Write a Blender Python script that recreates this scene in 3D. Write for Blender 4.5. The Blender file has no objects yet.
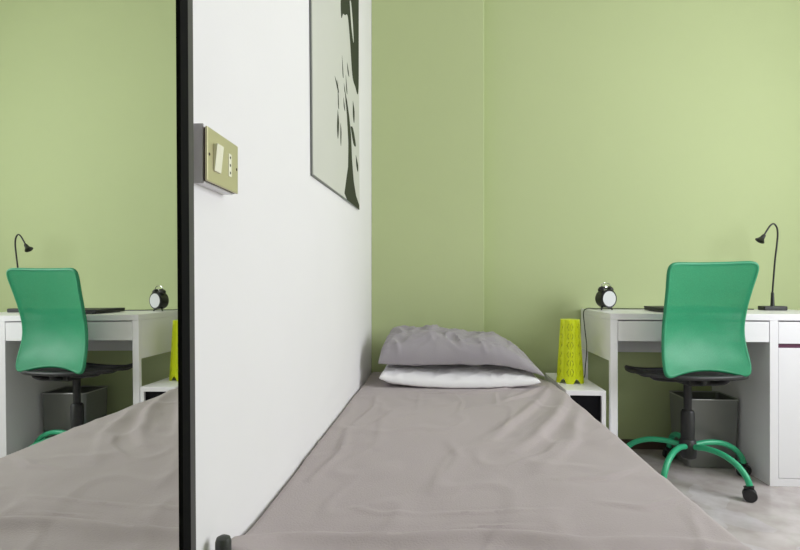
import bpy, bmesh, math, random
from mathutils import Vector, Matrix, noise
from mathutils.geometry import tessellate_polygon
random.seed(4)
PI = math.pi
S = bpy.context.scene
COL = S.collection

# ------------------------------------------------------------------ materials
def mat(name, color, rough=0.5, metal=0.0, spec=0.5, vary=0.0, vscale=3.0, bump=0.0, bscale=60.0, sheen=0.0, coat=0.0):
    m = bpy.data.materials.new(name); m.use_nodes = True
    nt = m.node_tree; b = nt.nodes['Principled BSDF']
    b.inputs['Roughness'].default_value = rough
    b.inputs['Metallic'].default_value = metal
    b.inputs['Specular IOR Level'].default_value = spec
    b.inputs['Sheen Weight'].default_value = sheen
    b.inputs['Coat Weight'].default_value = coat
    b.inputs['Base Color'].default_value = (*color, 1)
    tc = nt.nodes.new('ShaderNodeTexCoord')
    n = nt.nodes.new('ShaderNodeTexNoise'); n.inputs['Scale'].default_value = vscale
    n.inputs['Detail'].default_value = 4
    nt.links.new(tc.outputs['Object'], n.inputs['Vector'])
    mx = nt.nodes.new('ShaderNodeMix'); mx.data_type = 'RGBA'
    k = max(vary, 0.02)
    mx.inputs[6].default_value = (*[c * (1 - k) for c in color], 1)
    mx.inputs[7].default_value = (*[min(1, c * (1 + k)) for c in color], 1)
    nt.links.new(n.outputs['Fac'], mx.inputs[0])
    nt.links.new(mx.outputs[2], b.inputs['Base Color'])
    if bump > 0:
        n2 = nt.nodes.new('ShaderNodeTexNoise'); n2.inputs['Scale'].default_value = bscale
        n2.inputs['Detail'].default_value = 5
        nt.links.new(tc.outputs['Object'], n2.inputs['Vector'])
        bp = nt.nodes.new('ShaderNodeBump'); bp.inputs['Strength'].default_value = bump
        bp.inputs['Distance'].default_value = 0.002
        nt.links.new(n2.outputs['Fac'], bp.inputs['Height'])
        nt.links.new(bp.outputs['Normal'], b.inputs['Normal'])
    return m

M = {}
M['green_wall'] = mat('green_wall_paint', (0.478, 0.546, 0.296), 0.75, vary=0.03, vscale=1.2, bump=0.15, bscale=90, spec=0.25)
M['white_wall'] = mat('white_wall_paint', (0.78, 0.765, 0.785), 0.7, vary=0.01, bump=0.12, bscale=80, spec=0.25)
M['ceiling'] = mat('ceiling_paint', (0.84, 0.83, 0.80), 0.85, spec=0.2)
M['furn'] = mat('white_foil', (0.87, 0.86, 0.90), 0.35)
M['furn_side'] = M['furn']
M['plum'] = mat('plum_recess', (0.10, 0.02, 0.06), 0.5)
M['black'] = mat('black_lacquer', (0.012, 0.012, 0.012), 0.35)
M['blackmatte'] = mat('black_plastic', (0.02, 0.02, 0.022), 0.5)
M['inner'] = mat('black_inside', (0.003, 0.003, 0.005), 0.6, spec=0.15)
M['frameblack'] = mat('mirror_frame_black', (0.004, 0.004, 0.004), 0.7, vary=0.1, spec=0.08)
M['framegrey'] = mat('mirror_frame_edge', (0.07, 0.068, 0.066), 0.5, vary=0.1, spec=0.3)
M['darkmetal'] = mat('dark_metal', (0.05, 0.055, 0.05), 0.4, metal=0.3)
M['sheet'] = mat('taupe_sheet', (0.405, 0.352, 0.362), 0.85, vary=0.05, vscale=2.0, bump=0.5, bscale=260, spec=0.2, sheen=0.15)
M['mattress'] = mat('mattress_ticking', (0.65, 0.63, 0.6), 0.9)
M['pillow_grey'] = mat('grey_pillowcase', (0.335, 0.310, 0.340), 0.85, vary=0.05, bump=0.4, bscale=200, spec=0.2, sheen=0.15)
M['pillow_white'] = mat('white_pillowcase', (0.86, 0.85, 0.88), 0.85, bump=0.3, bscale=200, spec=0.2)
M['legreen'] = mat('green_steel_tube', (0.035, 0.42, 0.21), 0.35, vary=0.04)
M['lime'] = mat('lime_plastic', (0.74, 0.84, 0.008), 0.35, vary=0.04)
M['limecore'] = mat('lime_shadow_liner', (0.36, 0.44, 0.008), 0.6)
M['binmetal'] = mat('charcoal_bin_metal', (0.22, 0.225, 0.22), 0.32, metal=0.35, vary=0.06)
M['binrim'] = mat('bin_rim', (0.5, 0.5, 0.5), 0.3, metal=0.5)
M['brass'] = mat('champagne_metal', (0.60, 0.56, 0.36), 0.42, metal=0.65)
M['ivory'] = mat('ivory_plastic', (0.78, 0.76, 0.62), 0.4)
M['boxgrey'] = mat('grey_box_end', (0.42, 0.40, 0.42), 0.55)
M['brown'] = mat('dark_brown_gasket', (0.05, 0.025, 0.02), 0.6)
M['whiteplastic'] = mat('white_plastic', (0.82, 0.81, 0.84), 0.4)
M['chrome'] = mat('chrome', (0.8, 0.8, 0.8), 0.2, metal=1.0)
M['dial'] = mat('white_dial', (0.70, 0.71, 0.73), 0.5)
M['canvas'] = mat('pale_grey_print', (0.60, 0.60, 0.565), 0.45, vary=0.01)
M['ink'] = mat('dark_olive_ink', (0.05, 0.058, 0.036), 0.9, spec=0.1)
M['lightink'] = mat('light_grey_ink', (0.66, 0.67, 0.62), 0.5)
M['panel_edge'] = mat('panel_edge_grey', (0.16, 0.17, 0.165), 0.45)
M['glass_green'] = mat('green_tinted_edge', (0.20, 0.25, 0.22), 0.25)
M['brownbase'] = mat('brown_skirting', (0.10, 0.06, 0.045), 0.4, vary=0.2, vscale=20)
M['windowframe'] = mat('white_window_frame', (0.8, 0.8, 0.78), 0.4)

def mirror_mat():
    m = bpy.data.materials.new('mirror_silver'); m.use_nodes = True
    b = m.node_tree.nodes['Principled BSDF']
    b.inputs['Base Color'].default_value = (0.80, 0.815, 0.78, 1)
    b.inputs['Metallic'].default_value = 1.0
    b.inputs['Roughness'].default_value = 0.0
    return m
M['mirror'] = mirror_mat()

def mesh_fabric(name, color, alpha, scale=420):
    m = bpy.data.materials.new(name); m.use_nodes = True
    nt = m.node_tree; b = nt.nodes['Principled BSDF']
    b.inputs['Base Color'].default_value = (*color, 1)
    b.inputs['Roughness'].default_value = 0.42
    b.inputs['Sheen Weight'].default_value = 0.05
    tr = nt.nodes.new('ShaderNodeBsdfTransparent')
    tc = nt.nodes.new('ShaderNodeTexCoord')
    v = nt.nodes.new('ShaderNodeTexVoronoi'); v.inputs['Scale'].default_value = scale
    nt.links.new(tc.outputs['Object'], v.inputs['Vector'])
    mr = nt.nodes.new('ShaderNodeMapRange')
    mr.inputs[1].default_value = 0.0; mr.inputs[2].default_value = 0.8
    mr.inputs[3].default_value = alpha - 0.12; mr.inputs[4].default_value = alpha + 0.12
    nt.links.new(v.outputs['Distance'], mr.inputs[0])
    mx = nt.nodes.new('ShaderNodeMixShader')
    nt.links.new(mr.outputs[0], mx.inputs[0])
    nt.links.new(tr.outputs[0], mx.inputs[1]); nt.links.new(b.outputs[0], mx.inputs[2])
    nt.links.new(mx.outputs[0], nt.nodes['Material Output'].inputs[0])
    return m
M['greenmesh'] = mesh_fabric('green_mesh_fabric', (0.022, 0.34, 0.16), 0.76)
M['blackmesh'] = mesh_fabric('black_mesh_fabric', (0.012, 0.014, 0.013), 0.85, 200)

def floor_mat():
    m = bpy.data.materials.new('marble_floor_tiles'); m.use_nodes = True
    nt = m.node_tree; b = nt.nodes['Principled BSDF']
    b.inputs['Roughness'].default_value = 0.22
    tc = nt.nodes.new('ShaderNodeTexCoord')
    mp = nt.nodes.new('ShaderNodeMapping'); mp.inputs['Rotation'].default_value = (0, 0, 0.6)
    nt.links.new(tc.outputs['Object'], mp.inputs['Vector'])
    v = nt.nodes.new('ShaderNodeTexVoronoi'); v.inputs['Scale'].default_value = 7.0
    v.distance = 'CHEBYCHEV'
    nt.links.new(mp.outputs[0], v.inputs['Vector'])
    cr = nt.nodes.new('ShaderNodeValToRGB')
    e = cr.color_ramp.elements
    e[0].position = 0.0; e[0].color = (0.50, 0.44, 0.42, 1)
    e[1].position = 1.0; e[1].color = (0.66, 0.63, 0.65, 1)
    for p, c in ((0.3, (0.58, 0.53, 0.52, 1)), (0.5, (0.50, 0.47, 0.42, 1)), (0.75, (0.60, 0.56, 0.60, 1))):
        x = e.new(p); x.color = c
    sp = nt.nodes.new('ShaderNodeSeparateColor')
    nt.links.new(v.outputs['Color'], sp.inputs[0]); nt.links.new(sp.outputs[0], cr.inputs[0])
    n = nt.nodes.new('ShaderNodeTexNoise'); n.inputs['Scale'].default_value = 9; n.inputs['Detail'].default_value = 6
    nt.links.new(mp.outputs[0], n.inputs['Vector'])
    cr2 = nt.nodes.new('ShaderNodeValToRGB')
    cr2.color_ramp.elements[0].position = 0.35; cr2.color_ramp.elements[0].color = (0.74, 0.70, 0.68, 1)
    cr2.color_ramp.elements[1].position = 0.62; cr2.color_ramp.elements[1].color = (1, 1, 1, 1)
    nt.links.new(n.outputs['Fac'], cr2.inputs[0])
    dn = nt.nodes.new('ShaderNodeTexNoise'); dn.inputs['Scale'].default_value = 5
    nt.links.new(mp.outputs[0], dn.inputs['Vector'])
    dm = nt.nodes.new('ShaderNodeVectorMath'); dm.operation = 'MULTIPLY_ADD'; dm.inputs[1].default_value = (0.16, 0.16, 0)
    nt.links.new(dn.outputs['Color'], dm.inputs[0]); nt.links.new(mp.outputs[0], dm.inputs[2])
    nt.links.new(dm.outputs[0], v.inputs['Vector'])
    sf = nt.nodes.new('ShaderNodeMix'); sf.data_type = 'RGBA'; sf.inputs[0].default_value = 0.5
    sf.inputs[7].default_value = (0.66, 0.61, 0.63, 1)
    nt.links.new(cr.outputs[0], sf.inputs[6])
    mx = nt.nodes.new('ShaderNodeMix'); mx.data_type = 'RGBA'; mx.blend_type = 'MULTIPLY'; mx.inputs[0].default_value = 0.8
    nt.links.new(sf.outputs[2], mx.inputs[6]); nt.links.new(cr2.outputs[0], mx.inputs[7])
    nt.links.new(mx.outputs[2], b.inputs['Base Color'])
    return m
M['floor'] = floor_mat()

# ------------------------------------------------------------------ mesh helpers
def nbm(): return bmesh.new()

def box(bm, x0, x1, y0, y1, z0, z1):
    vs = [bm.verts.new((x, y, z)) for x in (x0, x1) for y in (y0, y1) for z in (z0, z1)]
    for f in ((0, 1, 3, 2), (4, 6, 7, 5), (0, 4, 5, 1), (2, 3, 7, 6), (0, 2, 6, 4), (1, 5, 7, 3)):
        bm.faces.new([vs[i] for i in f])
    return vs

def tube(bm, pts, r, seg=12, closed=False, caps=True):
    pts = [Vector(p) for p in pts]; n = len(pts)
    rs = r if isinstance(r, (list, tuple)) else [r] * n
    rings = []; prev = None
    for i in range(n):
        if closed: t = (pts[(i + 1) % n] - pts[i - 1]).normalized()
        else: t = (pts[min(i + 1, n - 1)] - pts[max(i - 1, 0)]).normalized()
        if prev is None:
            a = Vector((0, 0, 1)) if abs(t.z) < 0.9 else Vector((1, 0, 0))
            nrm = (a - t * a.dot(t)).normalized()
        else:
            nrm = (prev - t * prev.dot(t)).normalized()
        prev = nrm; bi = t.cross(nrm)
        rings.append([bm.verts.new(pts[i] + (nrm * math.cos(k * 2 * PI / seg) + bi * math.sin(k * 2 * PI / seg)) * rs[i]) for k in range(seg)])
    m = n if closed else n - 1
    for i in range(m):
        A, B = rings[i], rings[(i + 1) % n]
        for k in range(seg):
            bm.faces.new((A[k], A[(k + 1) % seg], B[(k + 1) % seg], B[k]))
    if not closed and caps:
        bm.faces.new(list(reversed(rings[0]))); bm.faces.new(rings[-1])

def lathe(bm, prof, axis='z', org=(0, 0, 0), seg=32):
    org = Vector(org); rings = []
    for r, h in prof:
        ring = []
        for k in range(seg):
            a = 2 * PI * k / seg; c, s = r * math.cos(a), r * math.sin(a)
            p = {'z': (c, s, h), 'y': (c, h, s), 'x': (h, c, s)}[axis]
            ring.append(bm.verts.new(org + Vector(p)))
        rings.append(ring)
    for A, B in zip(rings, rings[1:]):
        for k in range(seg):
            bm.faces.new((A[k], A[(k + 1) % seg], B[(k + 1) % seg], B[k]))
    bm.faces.new(list(reversed(rings[0]))); bm.faces.new(rings[-1])

def spline(ctrl, n):
    P = [Vector(p) for p in ctrl]; P = [P[0] * 2 - P[1]] + P + [P[-1] * 2 - P[-2]]
    out = []
    for i in range(1, len(P) - 2):
        for j in range(n):
            t = j / n
            a, b, c, d = P[i - 1], P[i], P[i + 1], P[i + 2]
            out.append(0.5 * ((2 * b) + (c - a) * t + (2 * a - 5 * b + 4 * c - d) * t * t + (3 * b - a - 3 * c + d) * t ** 3))
    out.append(P[-2]); return out

def interp(pts, t):
    if t <= pts[0][0]: return pts[0][1]
    for (a, va), (b, vb) in zip(pts, pts[1:]):
        if t <= b:
            k = (t - a) / (b - a); k = k * k * (3 - 2 * k)
            return va + (vb - va) * k
    return pts[-1][1]

def smooth_interp(pts, t):
    n = len(pts)
    if t <= pts[0][0]: return pts[0][1]
    if t >= pts[-1][0]: return pts[-1][1]
    for i in range(n - 1):
        if t <= pts[i + 1][0]: break
    x0, y0 = pts[i]; x1, y1 = pts[i + 1]
    def sl(k):
        a, b = max(k - 1, 0), min(k + 1, n - 1)
        return (pts[b][1] - pts[a][1]) / (pts[b][0] - pts[a][0])
    h = x1 - x0; u = (t - x0) / h; m0, m1 = sl(i) * h, sl(i + 1) * h
    return (2*u**3 - 3*u*u + 1) * y0 + (u**3 - 2*u*u + u) * m0 + (3*u*u - 2*u**3) * y1 + (u**3 - u*u) * m1

def obj(name, bm, m, parent=None, bevel=0.0, smooth=True, seg=2, loc=None, label=None):
    bmesh.ops.recalc_face_normals(bm, faces=bm.faces)
    me = bpy.data.meshes.new(name); bm.to_mesh(me); bm.free()
    o = bpy.data.objects.new(name, me); COL.objects.link(o)
    me.materials.append(m)
    if smooth:
        for p in me.polygons: p.use_smooth = True
    if bevel > 0:
        md = o.modifiers.new('bevel', 'BEVEL'); md.width = bevel; md.segments = seg; md.limit_method = 'ANGLE'
        md.angle_limit = 0.6; md.harden_normals = True
    elif smooth:
        me.set_sharp_from_angle(angle=0.7)
    if parent is not None: o.parent = parent
    if loc is not None: o.location = loc
    if label: o['label'] = label
    return o

def thing(name, label, cat, loc=(0, 0, 0), group=None):
    o = bpy.data.objects.new(name, None); COL.objects.link(o)
    o.empty_display_size = 0.1
    o.location = loc; o['label'] = label; o['category'] = cat
    if group: o['group'] = group
    return o

def tag(o, label, cat, group=None):
    o['label'] = label; o['category'] = cat
    if group: o['group'] = group
    return o

def struct(name, bm, m, **k):
    k.setdefault('smooth', False)
    o = obj(name, bm, m, **k); o['kind'] = 'structure'; return o

def bx(name, m, x0, x1, y0, y1, z0, z1, parent=None, bevel=0.0, label=None):
    bm = nbm(); box(bm, x0, x1, y0, y1, z0, z1)
    return obj(name, bm, m, parent, bevel=bevel, smooth=bevel > 0, label=label)

# ------------------------------------------------------------------ room shell
XW, XR, YB, YF, ZC = -0.37, 2.6, 2.93, -2.0, 2.8
def sbox(name, m, *a, **k):
    bm = nbm(); box(bm, *a); return struct(name, bm, m, **k)
sbox('floor', M['floor'], XW - 0.1, XR + 0.1, YF - 0.1, YB + 0.1, -0.1, 0)
sbox('ceiling', M['ceiling'], XW - 0.1, XR + 0.1, YF - 0.1, YB + 0.1, ZC, ZC + 0.1)
sbox('wall_left', M['white_wall'], XW - 0.1, XW, YF - 0.1, YB + 0.1, 0, ZC)
sbox('wall_back', M['green_wall'], XW, XR, YB, YB + 0.1, 0, ZC)
sbox('wall_back_pier', M['green_wall'], XW, 0.234, 2.85, YB, 0, ZC, bevel=0.004)
sbox('wall_front', M['green_wall'], XW, XR, YF - 0.1, YF, 0, ZC)
# right wall with the window opening
WY0, WY1, WZ0, WZ1 = 0.45, 2.0, 0.85, 2.35
bm = nbm()
box(bm, XR, XR + 0.1, YF - 0.1, WY0, 0, ZC)
box(bm, XR, XR + 0.1, WY1, YB + 0.1, 0, ZC)
box(bm, XR, XR + 0.1, WY0, WY1, 0, WZ0)
box(bm, XR, XR + 0.1, WY0, WY1, WZ1, ZC)
struct('wall_right', bm, M['green_wall'])
win = nbm()
t = 0.05
box(win, XR + 0.02, XR + 0.07, WY0, WY0 + t, WZ0, WZ1)
box(win, XR + 0.02, XR + 0.07, WY1 - t, WY1, WZ0, WZ1)
box(win, XR + 0.02, XR + 0.07, WY0 + t, WY1 - t, WZ0, WZ0 + t)
box(win, XR + 0.02, XR + 0.07, WY0 + t, WY1 - t, WZ1 - t, WZ1)
ym = (WY0 + WY1) / 2
box(win, XR + 0.02, XR + 0.07, ym - 0.03, ym + 0.03, WZ0 + t, WZ1 - t)
struct('window_1', win, M['windowframe'])
bm = nbm()
box(bm, 0.234, 0.757 + 2.2 - 0.36, YB - 0.012, YB, 0, 0.05)
struct('baseboard_back', bm, M['brownbase'], bevel=0.002)

# ------------------------------------------------------------------ desk
DX0, DX1, DF, DB = 0.757, 1.807, 2.425, 2.922
desk = thing('desk', 'white desk with a wide drawer and a cupboard, standing along the green wall', 'desk', (DX0, DF, 0))
W_, D_ = DX1 - DX0, DB - DF
CX = 0.677                       # left side of the cupboard
bx('desk_top', M['furn'], 0, W_, 0, D_, 0.722, 0.75, desk, 0.0015)
bx('side_panel', M['furn'], 0.0, 0.018, 0.022, D_ - 0.002, 0.537, 0.7218, desk, 0.001)
bx('leg', M['furn'], 0.0, 0.032, 0.0, 0.0215, 0, 0.7218, desk, 0.001)
bx('leg', M['furn'], 0.0, 0.032, D_ - 0.022, D_, 0, 0.5365, desk, 0.001)
bx('back_panel', M['furn'], 0.0185, CX, D_ - 0.018, D_ - 0.003, 0.52, 0.7215, desk, 0.001)
dr = bx('drawer', M['furn'], 0.0345, CX - 0.0025, 0.001, 0.018, 0.6275, 0.7165, desk, 0.001)
bm = nbm()
box(bm, 0.045, CX - 0.01, 0.02, 0.42, 0.645, 0.655)
box(bm, 0.045, 0.057, 0.02, 0.42, 0.655, 0.705); box(bm, CX - 0.022, CX - 0.01, 0.02, 0.42, 0.655, 0.705)
obj('drawer_box', bm, M['furn'], dr, smooth=False)
bm = nbm()     # cupboard carcass
box(bm, CX, CX + 0.035, 0.0, D_, 0, 0.7218)
box(bm, W_ - 0.018, W_, 0.0, D_, 0, 0.7218)
box(bm, CX + 0.035, W_ - 0.018, D_ - 0.012, D_ - 0.002, 0.0, 0.72)
box(bm, CX + 0.035, W_ - 0.018, 0.002, D_ - 0.013, 0.0, 0.034)
obj('cabinet', bm, M['furn'], desk, bevel=0.001)
bx('drawer', M['furn'], CX + 0.037, W_ - 0.02, 0.001, 0.018, 0.6215, 0.7165, desk, 0.001)
bx('recessed_grip', M['plum'], CX + 0.036, W_ - 0.019, 0.010, 0.03, 0.595, 0.621, desk, label='dark plum grip gap above the door')
bx('door', M['furn'], CX + 0.037, W_ - 0.02, 0.001, 0.018, 0.0365, 0.6025, desk, 0.001)

# ------------------------------------------------------------------ nightstand
NX0, NX1, NF, NB, NZ = 0.5515, 0.722, 2.373, 2.84, 0.415
ns = thing('nightstand', 'low white nightstand with a black open front, between bed and desk', 'nightstand', (NX0, NF, 0))
w, d = NX1 - NX0, NB - NF
bx('top', M['furn'], 0, w, 0, d, NZ - 0.022, NZ, ns, 0.0015)
bx('side', M['furn'], 0, 0.018, 0, d, 0, NZ - 0.0222, ns, 0.001)
bx('side', M['furn'], w - 0.018, w, 0, d, 0, NZ - 0.0222, ns, 0.001)
bx('bottom', M['furn'], 0.0182, w - 0.0182, 0, d, 0.02, 0.038, ns, 0.001)
bx('back_panel', M['inner'], 0.0182, w - 0.0182, d - 0.01, d - 0.002, 0.0385, NZ - 0.0222, ns)
bx('inner_lining', M['inner'], 0.0184, w - 0.0184, 0.012, d - 0.011, 0.039, NZ - 0.0225, ns, label='black inside')

# ------------------------------------------------------------------ bed
bed = thing('bed', 'dark metal single bed frame under the taupe sheet, against the white wall', 'bed', (0.09, 1.84, 0))
def lx(x): return x - 0.09
def ly(y): return y - 1.84
for x in (-0.343, 0.528):
    bm = nbm(); tube(bm, [(lx(x), ly(0.818), 0), (lx(x), ly(0.818), 0.466)], 0.0125, 16)
    p = obj('post', bm, M['darkmetal'], bed)
    bm = nbm(); lathe(bm, [(0.0125, 0.4662), (0.0125, 0.470), (0.0105, 0.476), (0.005, 0.479)], org=(lx(x), ly(0.818), 0), seg=20)
    obj('cap', bm, M['darkmetal'], p)
for z in (0.22, 0.40):
    bm = nbm(); tube(bm, [(lx(-0.33), ly(0.818), z), (lx(0.515), ly(0.818), z)], 0.009, 12)
    obj('foot_rail', bm, M['darkmetal'], bed)
for x in (-0.34, 0.50):
    bx('side_rail', M['darkmetal'], lx(x), lx(x) + 0.02, ly(0.832), ly(2.80), 0.16, 0.20, bed, 0.002)
for x in (-0.34, 0.50):
    bx('leg', M['darkmetal'], lx(x), lx(x) + 0.02, ly(2.74), ly(2.76), 0, 0.1595, bed, 0.002)
for k in range(12):
    y = 0.90 + k * 0.165
    bx('slat', M['furn'], lx(-0.318), lx(0.498), ly(y), ly(y) + 0.06, 0.185, 0.198, bed, 0.002)

bm = nbm(); box(bm, -0.345, 0.515, 0.86, 2.80, 0.201, 0.385)
bmesh.ops.translate(bm, verts=bm.verts, vec=(-0.09, -1.84, 0))
obj('mattress', bm, M['mattress'], bed, bevel=0.03, seg=4)

def seg_d(px, py, a, b):
    ax, ay = a; bx_, by = b; vx, vy = bx_ - ax, by - ay
    L = vx * vx + vy * vy; t = max(0, min(1, ((px - ax) * vx + (py - ay) * vy) / L))
    dx, dy = px - ax - vx * t, py - ay - vy * t
    side = 1 if vx * (py - ay) - vy * (px - ax) > 0 else -1
    return math.hypot(dx, dy) * side, t
FOLDS = [  # polyline, width, height
    ([(0.535, 2.30), (0.47, 2.06), (0.413, 1.90), (0.295, 1.64), (0.2, 1.5)], 0.028, 0.011),
    ([(0.50, 2.46), (0.395, 2.14), (0.218, 1.75), (0.152, 1.60)], 0.022, 0.008),
    ([(0.47, 2.46), (0.35, 2.25), (0.22, 2.10)], 0.020, 0.007),
    ([(0.44, 2.56), (0.28, 2.38), (0.10, 2.30), (-0.05, 2.30)], 0.018, 0.006),
    ([(0.53, 2.05), (0.45, 1.8), (0.40, 1.62), (0.25, 1.35)], 0.030, 0.006),
    ([(-0.35, 0.90), (-0.295, 0.945), (-0.221, 0.958), (-0.073, 0.962), (0.074, 0.99), (0.25, 0.975), (0.42, 0.995), (0.54, 0.98)], 0.026, 0.0125),
    ([(-0.02, 1.085), (0.082, 1.093), (0.247, 1.115)], 0.008, 0.003),
    ([(0.03, 1.03), (0.077, 1.033), (0.192, 1.038)], 0.007, 0.003),
    ([(-0.184, 1.102), (-0.12, 1.075), (-0.041, 1.083)], 0.009, 0.003),
    ([(0.51, 1.40), (0.40, 1.31), (0.285, 1.286)], 0.018, 0.004),
    ([(0.53, 1.20), (0.42, 1.14), (0.34, 1.16)], 0.014, 0.004),
    ([(-0.084, 2.30), (-0.081, 1.967)], 0.010, 0.003),
    ([(0.06, 2.34), (0.09, 2.12), (0.07, 1.95)], 0.009, 0.0028),
    ([(0.24, 2.30), (0.22, 2.05)], 0.011, 0.0035),
    ([(-0.31, 1.25), (-0.275, 1.46), (-0.30, 1.7)], 0.014, 0.005),
    ([(-0.29, 1.75), (-0.25, 2.0), (-0.27, 2.2)], 0.012, 0.004),
    ([(-0.18, 1.5), (-0.2, 1.8), (-0.16, 2.0)], 0.02, 0.003),
    ([(0.15, 1.35), (0.3, 1.5), (0.36, 1.62)], 0.016, 0.003),
    ([(-0.02, 1.2), (0.05, 1.45), (0.02, 1.6)], 0.02, 0.003),
]
def sheet_z(x, y):
    z = 0.4115 + 0.030 * math.exp(-((x + 0.37) ** 2 + (y - 0.845) ** 2) / 0.008)
    z += 0.004 * math.exp(-((x - 0.47) ** 2 + (y - 2.55) ** 2) / 0.02)
    z += 0.0045 * noise.noise(Vector((x * 3.1, y * 2.2, 1.7)))
    z += 0.0022 * noise.noise(Vector((x * 9 + y * 3, y * 5, 5.1)))
    q = noise.noise(Vector((x * 7 - y * 4, y * 3.2 + x * 3, 9.3)))
    z += 0.0030 * max(0, 1 - abs(q) * 5)
    for pl, wd, h in FOLDS:
        best = None
        n = len(pl) - 1
        for i in range(n):
            dd, t = seg_d(x, y, pl[i], pl[i + 1])
            if best is None or abs(dd) < abs(best[0]): best = (dd, (i + t) / n)
        dd, t = best
        if abs(dd) > wd * 4: continue
        prof = math.exp(-(dd / wd) ** 2) if dd < 0 else math.exp(-(dd / (wd * 0.55)) ** 2)
        env = math.sin(PI * min(1, max(0, 0.12 + 0.8 * t)))
        z += h * prof * env * 1.3 - 0.25 * h * math.exp(-((dd - wd * 1.2) / wd) ** 2) * env
    return z
XL = -0.3665
RIGHT = [(0.845, 0.572), (0.92, 0.560), (1.1, 0.554), (1.4, 0.550), (1.9, 0.549), (2.25, 0.548), (2.37, 0.545), (2.47, 0.541), (2.58, 0.530), (2.68, 0.510), (2.76, 0.480), (2.845, 0.43)]
SY0, SY1 = 0.846, 2.838
def fold(s, half, r, drop):   # s along the cloth; returns outward position and drop
    a = abs(s); sg = 1 if s >= 0 else -1
    flat = half - r
    if a <= flat: return s, 0.0
    th = (a - flat) / r
    if th <= PI / 2: return sg * (flat + r * math.sin(th)), r * (1 - math.cos(th))
    return sg * half, r + (a - flat - r * PI / 2)
bm = nbm()
NXG, NYG = 170, 300
hy = (SY1 - SY0) / 2; yc = (SY0 + SY1) / 2
SK = 0.20; R0 = 0.016
Ls = 0.45 - R0 + R0 * PI / 2 + SK - R0; Ly = hy - R0 + R0 * PI / 2 + SK - R0
grid = []
for j in range(NYG + 1):
    sy = -Ly + 2 * Ly * j / NYG
    py, dy = fold(sy, hy, R0, SK)
    y = yc + py
    xr = smooth_interp(RIGHT, y)
    hx = (xr - XL) / 2; xc = (xr + XL) / 2
    row = []
    for i in range(NXG + 1):
        sx = -Ls + 2 * Ls * i / NXG
        px, dx = fold(sx, 0.45, R0, SK)
        x = xc + px * hx / 0.45
        z = sheet_z(x, min(max(y, SY0 + .01), SY1 - .01)) - math.hypot(dx, dy) if (dx > 0 and dy > 0) else sheet_z(x, y) - dx - dy
        yy = y
        if dx > R0 and px > 0: x += 0.006 * math.sin(y * 23 + math.sin(y * 9) * 2) * min(1, dx / 0.12) * (1 if y < 2.1 else 0)
        if z < 0.235: z = 0.235 - (0.235 - z) * 0.35
        row.append(bm.verts.new((x, yy, z)))
    grid.append(row)
for j in range(NYG):
    for i in range(NXG):
        bm.faces.new((grid[j][i], grid[j][i + 1], grid[j + 1][i + 1], grid[j + 1][i]))
sh = obj('bed_sheet', bm, M['sheet'])
md = sh.modifiers.new('thick', 'SOLIDIFY'); md.thickness = 0.002; md.offset = -1
tag(sh, 'taupe grey bed sheet, creased, spread over the single bed', 'bed sheet')

# pillows
def pillow(name, m, cx, cy, cz, a, b, th, bot, seed, label, zfun=None, crease=1.0, ex=0.36, eu=5, pin=0.10):
    bm = nbm(); NU, NV = 120, 70
    def pt(u, v, top):
        e = (1 - abs(u) ** (eu if u < 0 else min(eu, 5))) * (1 - abs(v) ** 2.2)
        h = max(0, e) ** ex
        x = a * u * (1 - 0.05 * (1 - abs(v) ** 2)) ; y = b * v * (1 - pin * (1 - abs(u) ** 2.5))
        q = Vector((x * 7 + seed, y * 8, 0.4 if top else 3.4))
        wr = 0.010 * noise.noise(q) + 0.006 * noise.noise(q * 2.3)
        rid = noise.noise(Vector((x * 14 + y * 6 + seed, y * 9 - x * 3, seed)))
        wr += 0.008 * max(0, 1 - abs(rid) * 4)
        rid2 = noise.noise(Vector((x * 10 - y * 14 + seed * 2, y * 12 + x * 7, seed + 4)))
        wr += 0.006 * max(0, 1 - abs(rid2) * 4.5)
        wr *= crease * min(1, h * 1.6)
        z = (th * h + wr) if top else -(bot * h) + wr * 0.6
        if zfun: x, y, z = zfun(u, v, x, y, z, h, top)
        return (cx + x, cy + y, cz + z)
    def sp(k, n):                       # denser near the seam
        t = -1 + 2 * k / n
        return math.sin(t * PI / 2)
    top = [[bm.verts.new(pt(sp(i, NU), sp(j, NV), True)) for i in range(NU + 1)] for j in range(NV + 1)]
    bt = [[top[j][i] if i in (0, NU) or j in (0, NV) else bm.verts.new(pt(sp(i, NU), sp(j, NV), False)) for i in range(NU + 1)] for j in range(NV + 1)]
    for j in range(NV):
        for i in range(NU):
            bm.faces.new((top[j][i], top[j][i + 1], top[j + 1][i + 1], top[j + 1][i]))
            bm.faces.new((bt[j + 1][i], bt[j + 1][i + 1], bt[j][i + 1], bt[j][i]))
    o = obj(name, bm, m)
    tag(o, label, 'pillow', 'pillows stacked at the head of the bed')
    return o
def zw(u, v, x, y, z, h, top):
    z += 0.010 * max(0, -u) ** 3
    if v < -0.2: z -= 0.022 * (1 - abs(u) ** 2.5) * (-v)
    if v < -0.2: x += 0.012 * math.sin(u * 4) * abs(v)
    return x, y, z
wp = pillow('pillow', M['pillow_white'], 0.085, 2.605, 0.446, 0.368, 0.222, 0.054, 0.031, 2.2,
       'white pillow lying flat on the sheet, under the grey pillow', zw, 0.6, eu=12, pin=0.03)
PT = [(-1, 1.0), (-0.85, 1.12), (-0.6, 1.20), (-0.4, 1.26), (0, 1.14), (0.35, 1.02), (0.6, 0.90), (0.8, 0.70), (1, 0.40)]
def zg(u, v, x, y, z, h, top):
    if top: z *= smooth_interp(PT, u)
    if v < -0.35: z -= 0.008 * (-v - 0.35) / 0.65
    if u > 0.3: z -= 0.050 * ((u - 0.3) / 0.7) ** 2
    return x, y, z
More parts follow.
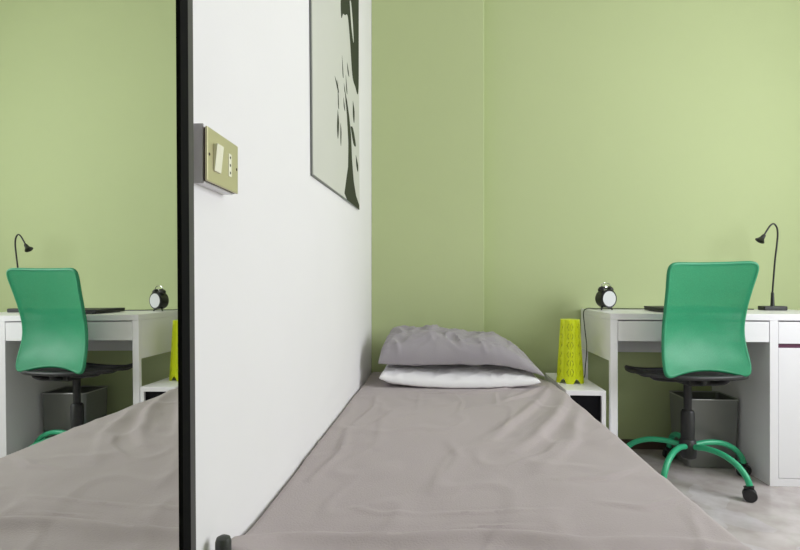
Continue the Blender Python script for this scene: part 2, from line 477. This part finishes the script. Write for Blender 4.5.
gp = pillow('pillow', M['pillow_grey'], 0.092, 2.606, 0.529, 0.372, 0.214, 0.106, 0.018, 7.7,
       'grey creased pillow lying on top of the white pillow', zg, 1.3, eu=30, pin=0.05)
from mathutils.bvhtree import BVHTree
tree = BVHTree.FromPolygons([v.co.copy() for v in wp.data.vertices], [tuple(p.vertices) for p in wp.data.polygons])
for v in gp.data.vertices:            # the grey pillow's underside rests on the white one
    hit = tree.ray_cast(Vector((v.co.x, v.co.y, 1.0)), Vector((0, 0, -1)))[0]
    if hit is not None and v.co.z < hit.z + 0.0015: v.co.z = hit.z + 0.0015
for v in wp.data.vertices:
    v.co.z = max(v.co.z, sheet_z(v.co.x, v.co.y) + 0.003)

# ------------------------------------------------------------------ lime lamp on the nightstand
lp = thing('table_lamp', 'lime green tapered table lamp with pierced pattern, on the nightstand', 'lamp', (0.6195, 2.585, NZ))
bm = nbm(); NA, NH = 192, 116; HH = 0.298
def lamp_r(a, t):
    r = 0.066 + (0.046 - 0.066) * t
    lobe = abs(math.cos(a * 3)) ** 0.8
    return r * (0.885 + 0.135 * lobe)
def hole(k, j):
    t = j / NH; a = ((k + NA // 12) % (NA // 6)) / (NA // 6)         # one lobe
    if t < 0.10 or t > 0.95: return False
    row = (t - 0.10) / 0.85 * 6; fr = row - int(row)
    if abs(a - 0.5) < 0.018 and 0.25 < fr < 0.75: return True
    d = abs(a - 0.5) * 1.0 + abs(fr - 0.5) * 0.42
    if 0.24 < d < 0.285 and fr > 0.12 and fr < 0.88: return True
    return False
vs = []
for j in range(NH + 1):
    t = j / NH; row = []
    for k in range(NA):
        a = 2 * PI * k / NA + math.radians(-103.7)
        z = t * HH
        if t < 0.10:                     # scalloped foot
            lob = 0.5 + 0.5 * math.cos(6 * (2 * PI * k / NA))
            z0 = 0.022 * (1 - min(1, lob * 1.8))
            z = z0 + (0.10 * HH - z0) * t / 0.10
        r = lamp_r(2 * PI * k / NA, t)
        row.append(bm.verts.new((r * math.cos(a), r * math.sin(a), z)))
    vs.append(row)
for j in range(NH):
    for k in range(NA):
        if hole(k, j): continue
        bm.faces.new((vs[j][k], vs[j][(k + 1) % NA], vs[j + 1][(k + 1) % NA], vs[j + 1][k]))
loose = [v for v in bm.verts if not v.link_faces]
bmesh.ops.delete(bm, geom=loose, context='VERTS')
sd = obj('lamp_shade', bm, M['lime'], lp)
md = sd.modifiers.new('thick', 'SOLIDIFY'); md.thickness = 0.0018; md.offset = -1
bm = nbm(); lathe(bm, [(0.048, 0.024), (0.048, 0.027), (0.034, 0.291), (0.034, 0.293)], seg=32)
obj('inner_liner', bm, M['limecore'], lp)
bm = nbm(); lathe(bm, [(0.036, 0.2935), (0.041, 0.294), (0.041, 0.297), (0.036, 0.2975)], seg=32)
obj('top_ring', bm, M['lime'], lp)

# ------------------------------------------------------------------ alarm clock
ck = thing('alarm_clock', 'black twin-bell alarm clock with a white dial, on the desk corner', 'clock', (0.840, 2.765, 0.75))
rotk = math.radians(22)
ck.rotation_euler = (0, 0, rotk)
R = 0.047; zc = 0.058
bm = nbm(); lathe(bm, [(0.036, 0.030), (0.044, 0.026), (R, 0.018), (R, -0.018), (R + 0.001, -0.024), (R - 0.003, -0.027), (R - 0.007, -0.026), (R - 0.008, -0.028)], axis='y', org=(0, 0, zc), seg=40)
obj('case', bm, M['black'], ck)
bm = nbm(); lathe(bm, [(R - 0.0085, -0.0282), (R - 0.0085, -0.0228), (0.01, -0.0232)], axis='y', org=(0, 0, zc), seg=40)
dial = obj('dial', bm, M['dial'], ck)
bm = nbm()
for k in range(12):
    a = k * PI / 6; r0, r1 = (0.028, 0.034)
    c, s = math.cos(a), math.sin(a)
    tube(bm, [(c * r0, -0.0236, zc + s * r0), (c * r1, -0.0236, zc + s * r1)], 0.0009, 6)
obj('hour_marks', bm, M['black'], dial)
for ang, L in ((95, 0.024), (5, 0.016)):
    a = math.radians(ang); bm = nbm()
    tube(bm, [(0, -0.0246, zc), (math.cos(a) * L, -0.0246, zc + math.sin(a) * L)], 0.0010, 8)
    obj('hand', bm, M['black'], dial)
for sx in (-1, 1):
    bm = nbm()
    prof = [(0.0195, 0.0), (0.019, 0.004), (0.016, 0.010), (0.010, 0.014), (0.003, 0.0155)]
    lathe(bm, prof, seg=24)
    bmesh.ops.rotate(bm, verts=bm.verts, cent=(0, 0, 0), matrix=Matrix.Rotation(sx * 0.5, 3, 'Y'))
    bmesh.ops.translate(bm, verts=bm.verts, vec=(sx * 0.024, 0, zc + 0.046))
    obj('bell', bm, M['black'], ck)
    bm = nbm(); tube(bm, [(sx * 0.021, 0, zc + 0.040), (sx * 0.030, 0, zc + 0.062)], 0.0025, 8)
    obj('bell_post', bm, M['chrome'], ck)
    bm = nbm(); tube(bm, [(sx * 0.024, -0.004, zc - 0.038), (sx * 0.034, -0.008, 0.001)], [0.006, 0.0035], 10)
    obj('foot', bm, M['black'], ck)
bm = nbm(); tube(bm, spline([(-0.030, 0, zc + 0.060), (-0.022, 0, zc + 0.074), (0, 0, zc + 0.080), (0.022, 0, zc + 0.074), (0.030, 0, zc + 0.060)], 6), 0.0022, 8)
obj('handle', bm, M['chrome'], ck)
bm = nbm(); tube(bm, [(0, 0, zc + 0.044), (0, 0, zc + 0.060)], 0.002, 8)
box(bm, -0.007, 0.007, -0.003, 0.003, zc + 0.056, zc + 0.063)
obj('hammer', bm, M['chrome'], ck)

# ------------------------------------------------------------------ laptop
lt = thing('laptop', 'closed black laptop lying on the desk behind the green chair', 'laptop', (1.02, 2.50, 0.75))
bx('base', M['blackmatte'], 0, 0.34, 0, 0.245, 0.003, 0.014, lt, 0.003)
bx('lid', M['blackmatte'], 0, 0.34, 0.0, 0.247, 0.0146, 0.0225, lt, 0.003)
for x, y in ((0.02, 0.02), (0.30, 0.02), (0.02, 0.22), (0.30, 0.22)):
    bx('foot', M['blackmatte'], x, x + 0.015, y, y + 0.01, 0.0, 0.0028, lt)

# ------------------------------------------------------------------ gooseneck lamp
gl = thing('desk_lamp', 'slim black gooseneck desk lamp, on the desk right of the chair', 'lamp', (1.668, 2.80, 0.75))
bm = nbm(); box(bm, -0.056, 0.056, -0.030, 0.030, 0.0, 0.022)
obj('base', bm, M['black'], gl, bevel=0.005)
bm = nbm(); lathe(bm, [(0.010, 0.0222), (0.009, 0.03), (0.007, 0.085), (0.0055, 0.09)], seg=20)
obj('neck_sleeve', bm, M['black'], gl)
pts = spline([(0, 0, 0.09), (0.005, 0, 0.16), (0.012, 0, 0.25), (0.021, 0, 0.33), (0.025, 0, 0.38), (0.020, -0.002, 0.415), (0.003, -0.006, 0.434), (-0.016, -0.01, 0.425), (-0.036, -0.014, 0.398), (-0.052, -0.018, 0.374)], 10)
bm = nbm(); tube(bm, pts, 0.0042, 10)
obj('gooseneck', bm, M['black'], gl)
bm = nbm(); prof = [(0.006, -0.006), (0.009, 0.0), (0.011, 0.014), (0.012, 0.018), (0.021, 0.032), (0.022, 0.034), (0.019, 0.034), (0.011, 0.026)]
lathe(bm, prof, seg=28)
dirv = Vector((-0.62, -0.08, -0.78)).normalized()
q = Vector((0, 0, 1)).rotation_difference(dirv).to_matrix()
bmesh.ops.rotate(bm, verts=bm.verts, cent=(0, 0, 0), matrix=q)
bmesh.ops.translate(bm, verts=bm.verts, vec=(-0.052, -0.018, 0.374))
obj('lamp_head', bm, M['black'], gl)

# cords
bm = nbm()
tube(bm, spline([(0.636, 2.655, NZ + 0.004), (0.70, 2.66, NZ + 0.004), (0.727, 2.72, 0.47), (0.744, 2.76, 0.56), (0.742, 2.79, 0.66), (0.742, 2.81, 0.735), (0.765, 2.825, 0.7545), (0.81, 2.835, 0.7535), (0.90, 2.84, 0.7535), (0.98, 2.83, 0.7535), (1.08, 2.835, 0.7535), (1.30, 2.87, 0.7535), (1.50, 2.86, 0.7535), (1.595, 2.83, 0.7535)], 8), 0.0026, 8)
tag(obj('power_cord', bm, M['black']), 'thin black cord running along the desk top and down to the nightstand', 'cord')

# ------------------------------------------------------------------ bin
bn = thing('waste_bin', 'charcoal rectangular waste bin on the floor under the desk', 'bin', (1.300, 2.735, 0))
def rrect(hx, hy, r, z, n=6):
    out = []
    for cx, cy, a0 in ((hx - r, hy - r, 0), (-hx + r, hy - r, 90), (-hx + r, -hy + r, 180), (hx - r, -hy + r, 270)):
        for k in range(n + 1):
            a = math.radians(a0 + 90 * k / n); out.append((cx + r * math.cos(a), cy + r * math.sin(a), z))
    return out
bm = nbm()
rings = []
for hx, hy, z in ((0.108, 0.090, 0.0), (0.112, 0.094, 0.004), (0.124, 0.102, 0.326), (0.121, 0.099, 0.326), (0.109, 0.091, 0.008)):
    rings.append([bm.verts.new(p) for p in rrect(hx, hy, 0.02, z)])
for A, B in zip(rings, rings[1:]):
    n = len(A)
    for k in range(n): bm.faces.new((A[k], A[(k + 1) % n], B[(k + 1) % n], B[k]))
bm.faces.new(list(reversed(rings[0]))); bm.faces.new(rings[-1])
obj('body', bm, M['binmetal'], bn)
bm = nbm(); tube(bm, rrect(0.1235, 0.1015, 0.02, 0.329), 0.0032, 8, closed=True)
obj('rim', bm, M['binrim'], bn, label='pale metal rim')

# ------------------------------------------------------------------ swivel chair
CXc, CYc = 1.119, 2.493
ch = thing('swivel_chair', 'swivel chair with green mesh backrest and green star base, at the desk', 'chair', (CXc, CYc, 0))
# base
bm = nbm(); lathe(bm, [(0.030, 0.095), (0.036, 0.10), (0.038, 0.15), (0.034, 0.175), (0.030, 0.18)], seg=28)
obj('hub', bm, M['blackmatte'], ch)
bm = nbm(); lathe(bm, [(0.029, 0.1805), (0.029, 0.30), (0.024, 0.31)], seg=24)
obj('gas_lift_sleeve', bm, M['blackmatte'], ch)
bm = nbm(); lathe(bm, [(0.017, 0.3105), (0.017, 0.43), (0.02, 0.44)], seg=20)
obj('gas_lift', bm, M['blackmatte'], ch)
for ang in (-61, 11, 83, 155, 227):
    a = math.radians(ang); c, s = math.cos(a), math.sin(a)
    def pp(r, z): return (c * r, s * r, z)
    bm = nbm()
    tube(bm, spline([pp(0.034, 0.152), pp(0.09, 0.160), pp(.16, 0.156), pp(0.222, 0.132), pp(0.262, 0.094), pp(0.277, 0.062)], 6), 0.0125, 14)
    lg = obj('leg', bm, M['legreen'], ch)
    ca = a + (0.5 if ang != -61 else 2.2)
    tc_ = Vector(pp(0.277, 0.026)); ax = Vector((math.cos(ca), math.sin(ca), 0))
    for sgn in (-1, 1):
        bm = nbm(); lathe(bm, [(0.018, -0.009), (0.024, -0.008), (0.0258, -0.004), (0.0258, 0.005), (0.022, 0.009), (0.010, 0.0095)], axis='x', seg=24)
        bmesh.ops.rotate(bm, verts=bm.verts, cent=(0, 0, 0), matrix=Matrix.Rotation(ca, 3, 'Z'))
        bmesh.ops.translate(bm, verts=bm.verts, vec=tc_ + ax * 0.0135 * sgn)
        obj('caster_wheel', bm, M['blackmatte'], lg)
    bm = nbm(); tube(bm, [tc_ + Vector((0, 0, 0.002)), tc_ + Vector((0, 0, 0.036))], [0.006, 0.010], 12)
    pr = Vector((-ax.y, ax.x, 0))
    tube(bm, [tc_ + pr * 0.02 + Vector((0, 0, 0.024)), tc_ + Vector((0, 0, 0.031)), tc_ - pr * 0.014 + Vector((0, 0, 0.029))], 0.009, 10)
    obj('caster_fork', bm, M['blackmatte'], lg)
# mechanism
bm = nbm(); box(bm, -0.07, 0.07, -0.12, 0.09, 0.4405, 0.468)
obj('tilt_mechanism', bm, M['blackmatte'], ch, bevel=0.006)
bm = nbm(); tube(bm, [(0.07, 0.02, 0.452), (0.17, 0.03, 0.452), (0.20, 0.03, 0.455)], 0.005, 10)
obj('lever', bm, M['blackmatte'], ch)
# seat
SZ = 0.492
def seat_outline(n=56, ax_=0.226, ay=0.205, p=2.7):
    out = []
    for k in range(n):
        a = 2 * PI * k / n; c, s = math.cos(a), math.sin(a)
        x = ax_ * math.copysign(abs(c) ** (2 / p), c); y = ay * math.copysign(abs(s) ** (2 / p), s)
        z = SZ - 0.028 * max(0, (y - 0.1) / 0.105) ** 2 - 0.004
        out.append((x - 0.014, y + 0.01, z))
    return out
ol = seat_outline()
bm = nbm(); tube(bm, ol, 0.0105, 12, closed=True)
obj('seat_frame', bm, M['blackmatte'], ch)
bm = nbm()
rings = []
for kk in (1.0, 0.85, 0.65, 0.4, 0.15):
    rings.append([bm.verts.new(((x + 0.014) * kk - 0.014, (y - 0.01) * kk + 0.01, z - 0.012 * (1 - kk * kk))) for x, y, z in ol])
n = len(ol)
for A, B in zip(rings, rings[1:]):
    for k in range(n): bm.faces.new((A[k], A[(k + 1) % n], B[(k + 1) % n], B[k]))
bm.faces.new(rings[-1])
so = obj('seat', bm, M['blackmesh'], ch)
md = so.modifiers.new('thick', 'SOLIDIFY'); md.thickness = 0.006; md.offset = 0
bm = nbm()
for y in (-0.10, 0.0, 0.10):
    tube(bm, spline([(-0.234, y + .01, SZ - 0.008), (-0.20, y, SZ - 0.022), (-0.08, y, 0.462), (0.08, y, 0.462), (0.20, y, SZ - 0.022), (0.206, y + .01, SZ - 0.008)], 5), 0.007, 8)
obj('seat_support', bm, M['blackmatte'], ch)
# back
YP = [(0.47, -0.185), (0.54, -0.172), (0.63, -0.152), (0.70, -0.150), (0.78, -0.165), (0.87, -0.190), (0.95, -0.214), (0.985, -0.226)]
HW = [(0.47, 0.180), (0.50, 0.189), (0.56, 0.188), (0.66, 0.179), (0.76, 0.178), (0.86, 0.185), (0.93, 0.194), (0.985, 0.202)]
BX = -0.030
ZB, ZT = 0.485, 0.968
def back_pt(u, t, off=0.0):
    zb = ZB + 0.034 * (1 - u ** 2) ** 1.0 - 0.0
    zt = ZT - 0.004 * (1 - u ** 2) + 0.004 * u
    # rounded corners
    rr = 0.05
    z = zb + (zt - zb) * t
    x = smooth_interp(HW, z) * u
    y = smooth_interp(YP, z) + 0.028 * (1 - u * u) * 0.8
    return Vector((x + BX, y + off, z))
def cornered(u, t):           # pull the square's corners in
    e = 13.0
    a, b = u, 2 * t - 1
    m_ = max(abs(a), abs(b))
    if m_ < 1e-6: return u, t
    L = (abs(a) ** e + abs(b) ** e) ** (1 / e)
    k = m_ / L
    return a * k, (b * k + 1) / 2
bm = nbm(); NU, NV = 40, 60
F = [[bm.verts.new(back_pt(*cornered(-1 + 2 * i / NU, j / NV), off=-0.008 + 0.0015 * noise.noise(Vector((i * .12, j * .1, 3))))) for i in range(NU + 1)] for j in range(NV + 1)]
B = [[F[j][i] if i in (0, NU) or j in (0, NV) else bm.verts.new(back_pt(*cornered(-1 + 2 * i / NU, j / NV), off=0.008)) for i in range(NU + 1)] for j in range(NV + 1)]
for j in range(NV):
    for i in range(NU):
        bm.faces.new((F[j][i], F[j][i + 1], F[j + 1][i + 1], F[j + 1][i]))
        bm.faces.new((B[j + 1][i], B[j + 1][i + 1], B[j][i + 1], B[j][i]))
obj('backrest', bm, M['greenmesh'], ch, label='green see-through mesh backrest')
loop = []
for k in range(40): loop.append((-1 + 2 * k / 40, 0))
for k in range(60): loop.append((1, k / 60))
for k in range(40): loop.append((1 - 2 * k / 40, 1))
for k in range(60): loop.append((-1, 1 - k / 60))
pts = [back_pt(*cornered(u, t), off=-0.0) for u, t in loop]
bm = nbm(); tube(bm, pts, 0.0085, 10, closed=True)
M['greenedge'] = mat('green_fabric_edge', (0.022, 0.27, 0.13), 0.5, vary=0.04)
obj('back_frame', bm, M['greenedge'], ch)
bm = nbm()
for sx in (-1, 1):
    tube(bm, spline([(sx * 0.03, -0.09, 0.455), (sx * 0.035, -0.15, 0.458), (sx * 0.05, -0.185, 0.475), (sx * 0.052, -0.176, 0.492)], 6), 0.010, 10)
obj('back_bracket', bm, M['blackmatte'], ch)

for o in ch.children:                 # the upper part is swivelled on the gas lift
    if o.name.split('.')[0] in ('tilt_mechanism', 'lever', 'seat_frame', 'seat', 'seat_support', 'backrest', 'back_frame', 'back_bracket'):
        o.rotation_euler = (0, 0, math.radians(10))

# ------------------------------------------------------------------ switch box
sw = thing('light_switch', 'champagne metal switch and socket plate in a grey-ended box on the white wall', 'switch', (XW, 0.821, 1.0725))
bm = nbm(); box(bm, 0.0, 0.0185, -0.0525, 0.060, -0.0415, 0.0415)
obj('back_box', bm, M['whiteplastic'], sw, bevel=0.001)
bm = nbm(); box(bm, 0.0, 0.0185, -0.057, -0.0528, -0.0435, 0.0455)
obj('box_end', bm, M['boxgrey'], sw, bevel=0.001, label='dark grey near end of the box')  # near end of the box, coloured darker than its white body
bm = nbm(); box(bm, 0.0187, 0.0225, -0.055, 0.058, -0.0400, 0.040)
obj('gasket', bm, M['brown'], sw)
bm = nbm(); box(bm, 0.0227, 0.0265, -0.060, 0.060, -0.0405, 0.0405)
obj('cover_plate', bm, M['brass'], sw, bevel=0.0012)
bm = nbm(); vs_ = box(bm, 0.0262, 0.0295, -0.040, -0.016, -0.022, 0.020)
for v in vs_:
    if v.co.x > 0.028 and v.co.z > 0: v.co.x += 0.0045
obj('rocker', bm, M['ivory'], sw, bevel=0.0012, label='ivory rocker')
bm = nbm(); box(bm, 0.0262, 0.0275, 0.018, 0.030, -0.018, 0.019)
sk = obj('socket', bm, M['ivory'], sw, bevel=0.0005, label='ivory three-hole socket')
for z in (-0.012, 0.0005, 0.013):
    bm = nbm(); lathe(bm, [(0.0022, 0.0272), (0.0022, 0.0278)], axis='x', org=(0, 0.024, z), seg=14)
    obj('pin_hole', bm, M['black'], sk)
for y in (-0.053, 0.053):
    bm = nbm(); lathe(bm, [(0.0024, 0.0262), (0.0022, 0.0271)], axis='x', org=(0, y, 0.0), seg=14)
    obj('screw', bm, M['brown'], sw)

# ------------------------------------------------------------------ picture
PY0, PY1, PZ0, PZ1 = 0.0, 0.880, 0.0, 1.15
pc = thing('wall_picture', 'pale grey wall print with dark olive ink shapes, on the white wall', 'picture', (XW + 0.001, 1.492, 1.190))
pc.rotation_euler = (math.radians(1.75), 0, 0)
bx('panel', M['panel_edge'], 0.0, 0.004, PY0, PY1, PZ0, PZ1, pc, 0.001)
bx('print', M['canvas'], 0.0041, 0.0075, PY0 + 0.003, PY1 - 0.001, PZ0 + 0.004, PZ1 - 0.004, pc, 0.0005)
bx('glazing_strip', M['glass_green'], 0.0041, 0.007, PY0 + 0.45, PY1 - 0.001, PZ0, PZ0 + 0.0036, pc)
def ink(name, pts, m=M['ink'], n=6, x=0.0076):
    P = spline([(0, a, b) for a, b in pts] + [(0, *pts[0])], n)[:-1] if n > 1 else [Vector((0, a, b)) for a, b in pts]
    bm = nbm()
    P = [Vector((0, p.y * 1.031 - 1.492, 0.877 + (p.z - 0.877) * 1.031 - 1.190)) for p in P]
    A = [bm.verts.new((x, p.y, p.z - p.y * math.tan(math.radians(1.75)))) for p in P]
    B = [bm.verts.new((x + 0.0006, v.co.y, v.co.z)) for v in A]
    k = len(A)
    for i in range(k): bm.faces.new((A[i], A[(i + 1) % k], B[(i + 1) % k], B[i]))
    for tr in tessellate_polygon([[Vector((p.y, p.z, 0)) for p in P]]):
        bm.faces.new([B[i] for i in tr]); bm.faces.new([A[i] for i in reversed(tr)])
    return obj(name, bm, m, pc, smooth=False)
# a free abstract pattern: one hanging plume, a scatter of flecks and a tall wedge
ink('ink_plume', [(1.90, 2.02), (1.875, 1.90), (1.885, 1.83), (1.92, 1.86), (1.96, 1.875), (2.02, 1.90), (2.07, 1.83), (2.12, 1.72), (2.19, 1.70), (2.275, 1.71), (2.292, 1.95), (2.290, 2.20), (2.20, 2.26), (2.02, 2.24)])
ink('ink_gap', [(2.06, 1.98), (2.10, 1.90), (2.15, 1.86), (2.13, 1.93), (2.09, 1.99)], M['lightink'], x=0.0084)
ink('ink_wedge', [(1.945, 1.60), (1.99, 1.575), (2.04, 1.53), (2.08, 1.47), (2.10, 1.38), (2.14, 1.30), (2.20, 1.25), (2.285, 1.225), (2.288, 1.205), (1.98, 1.200), (1.93, 1.215), (1.96, 1.26), (2.01, 1.33), (2.02, 1.42), (1.99, 1.52)], n=1)
for pts in (
    [(1.895, 1.70), (1.915, 1.66), (1.92, 1.63), (1.905, 1.64)],
    [(1.97, 1.66), (1.99, 1.63), (2.00, 1.60), (1.98, 1.61)],
    [(1.93, 1.615), (1.95, 1.60), (1.96, 1.59), (1.94, 1.59)],
    [(1.76, 1.575), (1.81, 1.565), (1.83, 1.545), (1.80, 1.55)],
    [(1.81, 1.58), (1.825, 1.53), (1.83, 1.49), (1.815, 1.50)],
    [(1.81, 1.48), (1.83, 1.44), (1.81, 1.38), (1.795, 1.42)],
    [(1.86, 1.45), (1.875, 1.42), (1.865, 1.37), (1.855, 1.40)],
    [(1.92, 1.56), (1.94, 1.54), (1.95, 1.52), (1.925, 1.53)],
    [(1.96, 1.58), (1.975, 1.57), (1.98, 1.55), (1.965, 1.56)],
    [(2.13, 1.62), (2.17, 1.59), (2.16, 1.54), (2.13, 1.56)],
    [(2.07, 1.50), (2.13, 1.51), (2.20, 1.46), (2.14, 1.45)],
    [(2.20, 1.42), (2.26, 1.39), (2.25, 1.36), (2.21, 1.38)],
    [(2.00, 1.72), (2.03, 1.70), (2.04, 1.68), (2.01, 1.69)],
):
    ink('ink_fleck', pts, n=3)

# ------------------------------------------------------------------ leaning mirror
tau = math.radians(0.36)
mr = thing('standing_mirror', 'tall black-framed mirror standing on the floor, leaning on the white wall', 'mirror', (-0.3335, 0.4030, 0))
mr.rotation_euler = (0, -tau, 0)
MY0, MY1, MH = -0.30, 0.298, 1.84
fw = 0.0325
def frame_strip(p0, p1, inward, name):
    # p0 -> p1 along the member on the y-z plane; inward = unit vector towards the glass
    bm = nbm()
    prof = [(0.0, -0.028), (0.0, 0.0045), (0.0165, 0.0055), (fw, 0.003), (fw, -0.028)]
    d = (Vector(p1) - Vector(p0)).normalized(); L = (Vector(p1) - Vector(p0)).length
    rows = []
    for end, base in ((0, p0), (1, p1)):
        ring = []
        for w_, x_ in prof:
            sh_ = w_ if end == 0 else -w_
            q_ = Vector(base) + Vector(inward) * w_ + d * sh_
            ring.append(bm.verts.new((x_, q_.y, q_.z)))
        rows.append(ring)
    k = len(prof)
    for i in range(k): bm.faces.new((rows[0][i], rows[0][(i + 1) % k], rows[1][(i + 1) % k], rows[1][i]))
    bm.faces.new(list(reversed(rows[0]))); bm.faces.new(rows[1])
    o = obj(name, bm, M['frameblack'], mr, smooth=False)
    o.data.materials.append(M['framegrey'])
    for p in o.data.polygons:
        c = p.center
        e = min(abs(c.y - MY0), abs(c.y - MY1)) if abs(inward[1]) > 0 else min(c.z, MH - c.z)
        if e < 0.0165 and abs(c.x - 0.005) < 0.0008: p.material_index = 1
    return o
frame_strip((0, MY1, 0), (0, MY1, MH), (0, -1, 0), 'frame_side')
frame_strip((0, MY0, 0), (0, MY0, MH), (0, 1, 0), 'frame_side')
frame_strip((0, MY0, 0), (0, MY1, 0), (0, 0, 1), 'frame_rail')
frame_strip((0, MY0, MH), (0, MY1, MH), (0, 0, -1), 'frame_rail')
bx('mirror_glass', M['mirror'], -0.004, 0.0, MY0 + fw - 0.004, MY1 - fw + 0.004, fw - 0.004, MH - fw + 0.004, mr)
bx('backing', M['blackmatte'], -0.026, -0.0045, MY0 + fw, MY1 - fw, fw, MH - fw, mr)

# ------------------------------------------------------------------ light
w = bpy.data.worlds.new('World'); S.world = w; w.use_nodes = True
nt = w.node_tree; bg = nt.nodes['Background']
bg.inputs[0].default_value = (0.75, 0.85, 1.0, 1); bg.inputs[1].default_value = 1.0
def area(name, loc, rot, sx, sy, power, color):
    l = bpy.data.lights.new(name, 'AREA'); l.shape = 'RECTANGLE'; l.size = sx; l.size_y = sy
    l.energy = power; l.color = color
    o = bpy.data.objects.new(name, l); COL.objects.link(o)
    o.location = loc; o.rotation_euler = rot
    return o
area('window_daylight', (XR + 0.12, ym, (WZ0 + WZ1) / 2), (0, math.radians(90), 0), WZ1 - WZ0, WY1 - WY0, 80, (0.955, 0.962, 1.0))

# ------------------------------------------------------------------ camera
cam = bpy.data.cameras.new('camera'); co = bpy.data.objects.new('camera', cam); COL.objects.link(co)
cam.sensor_fit = 'HORIZONTAL'; cam.sensor_width = 36; cam.lens = 36 * 530 / 800
cam.shift_y = 10 / 800
cam.clip_start = 0.02
co.location = (0, 0, 0.877)
co.rotation_euler = (math.radians(90), 0, math.atan(40 / 530))
S.camera = co
S.view_settings.view_transform = 'Standard'; S.view_settings.look = 'None'
S.view_settings.gamma = 1; S.view_settings.use_curve_mapping = False
S.view_settings.exposure = 0.0
S.cycles.max_bounces = 12; S.cycles.diffuse_bounces = 8; S.cycles.transparent_max_bounces = 12
S.cycles.caustics_reflective = True
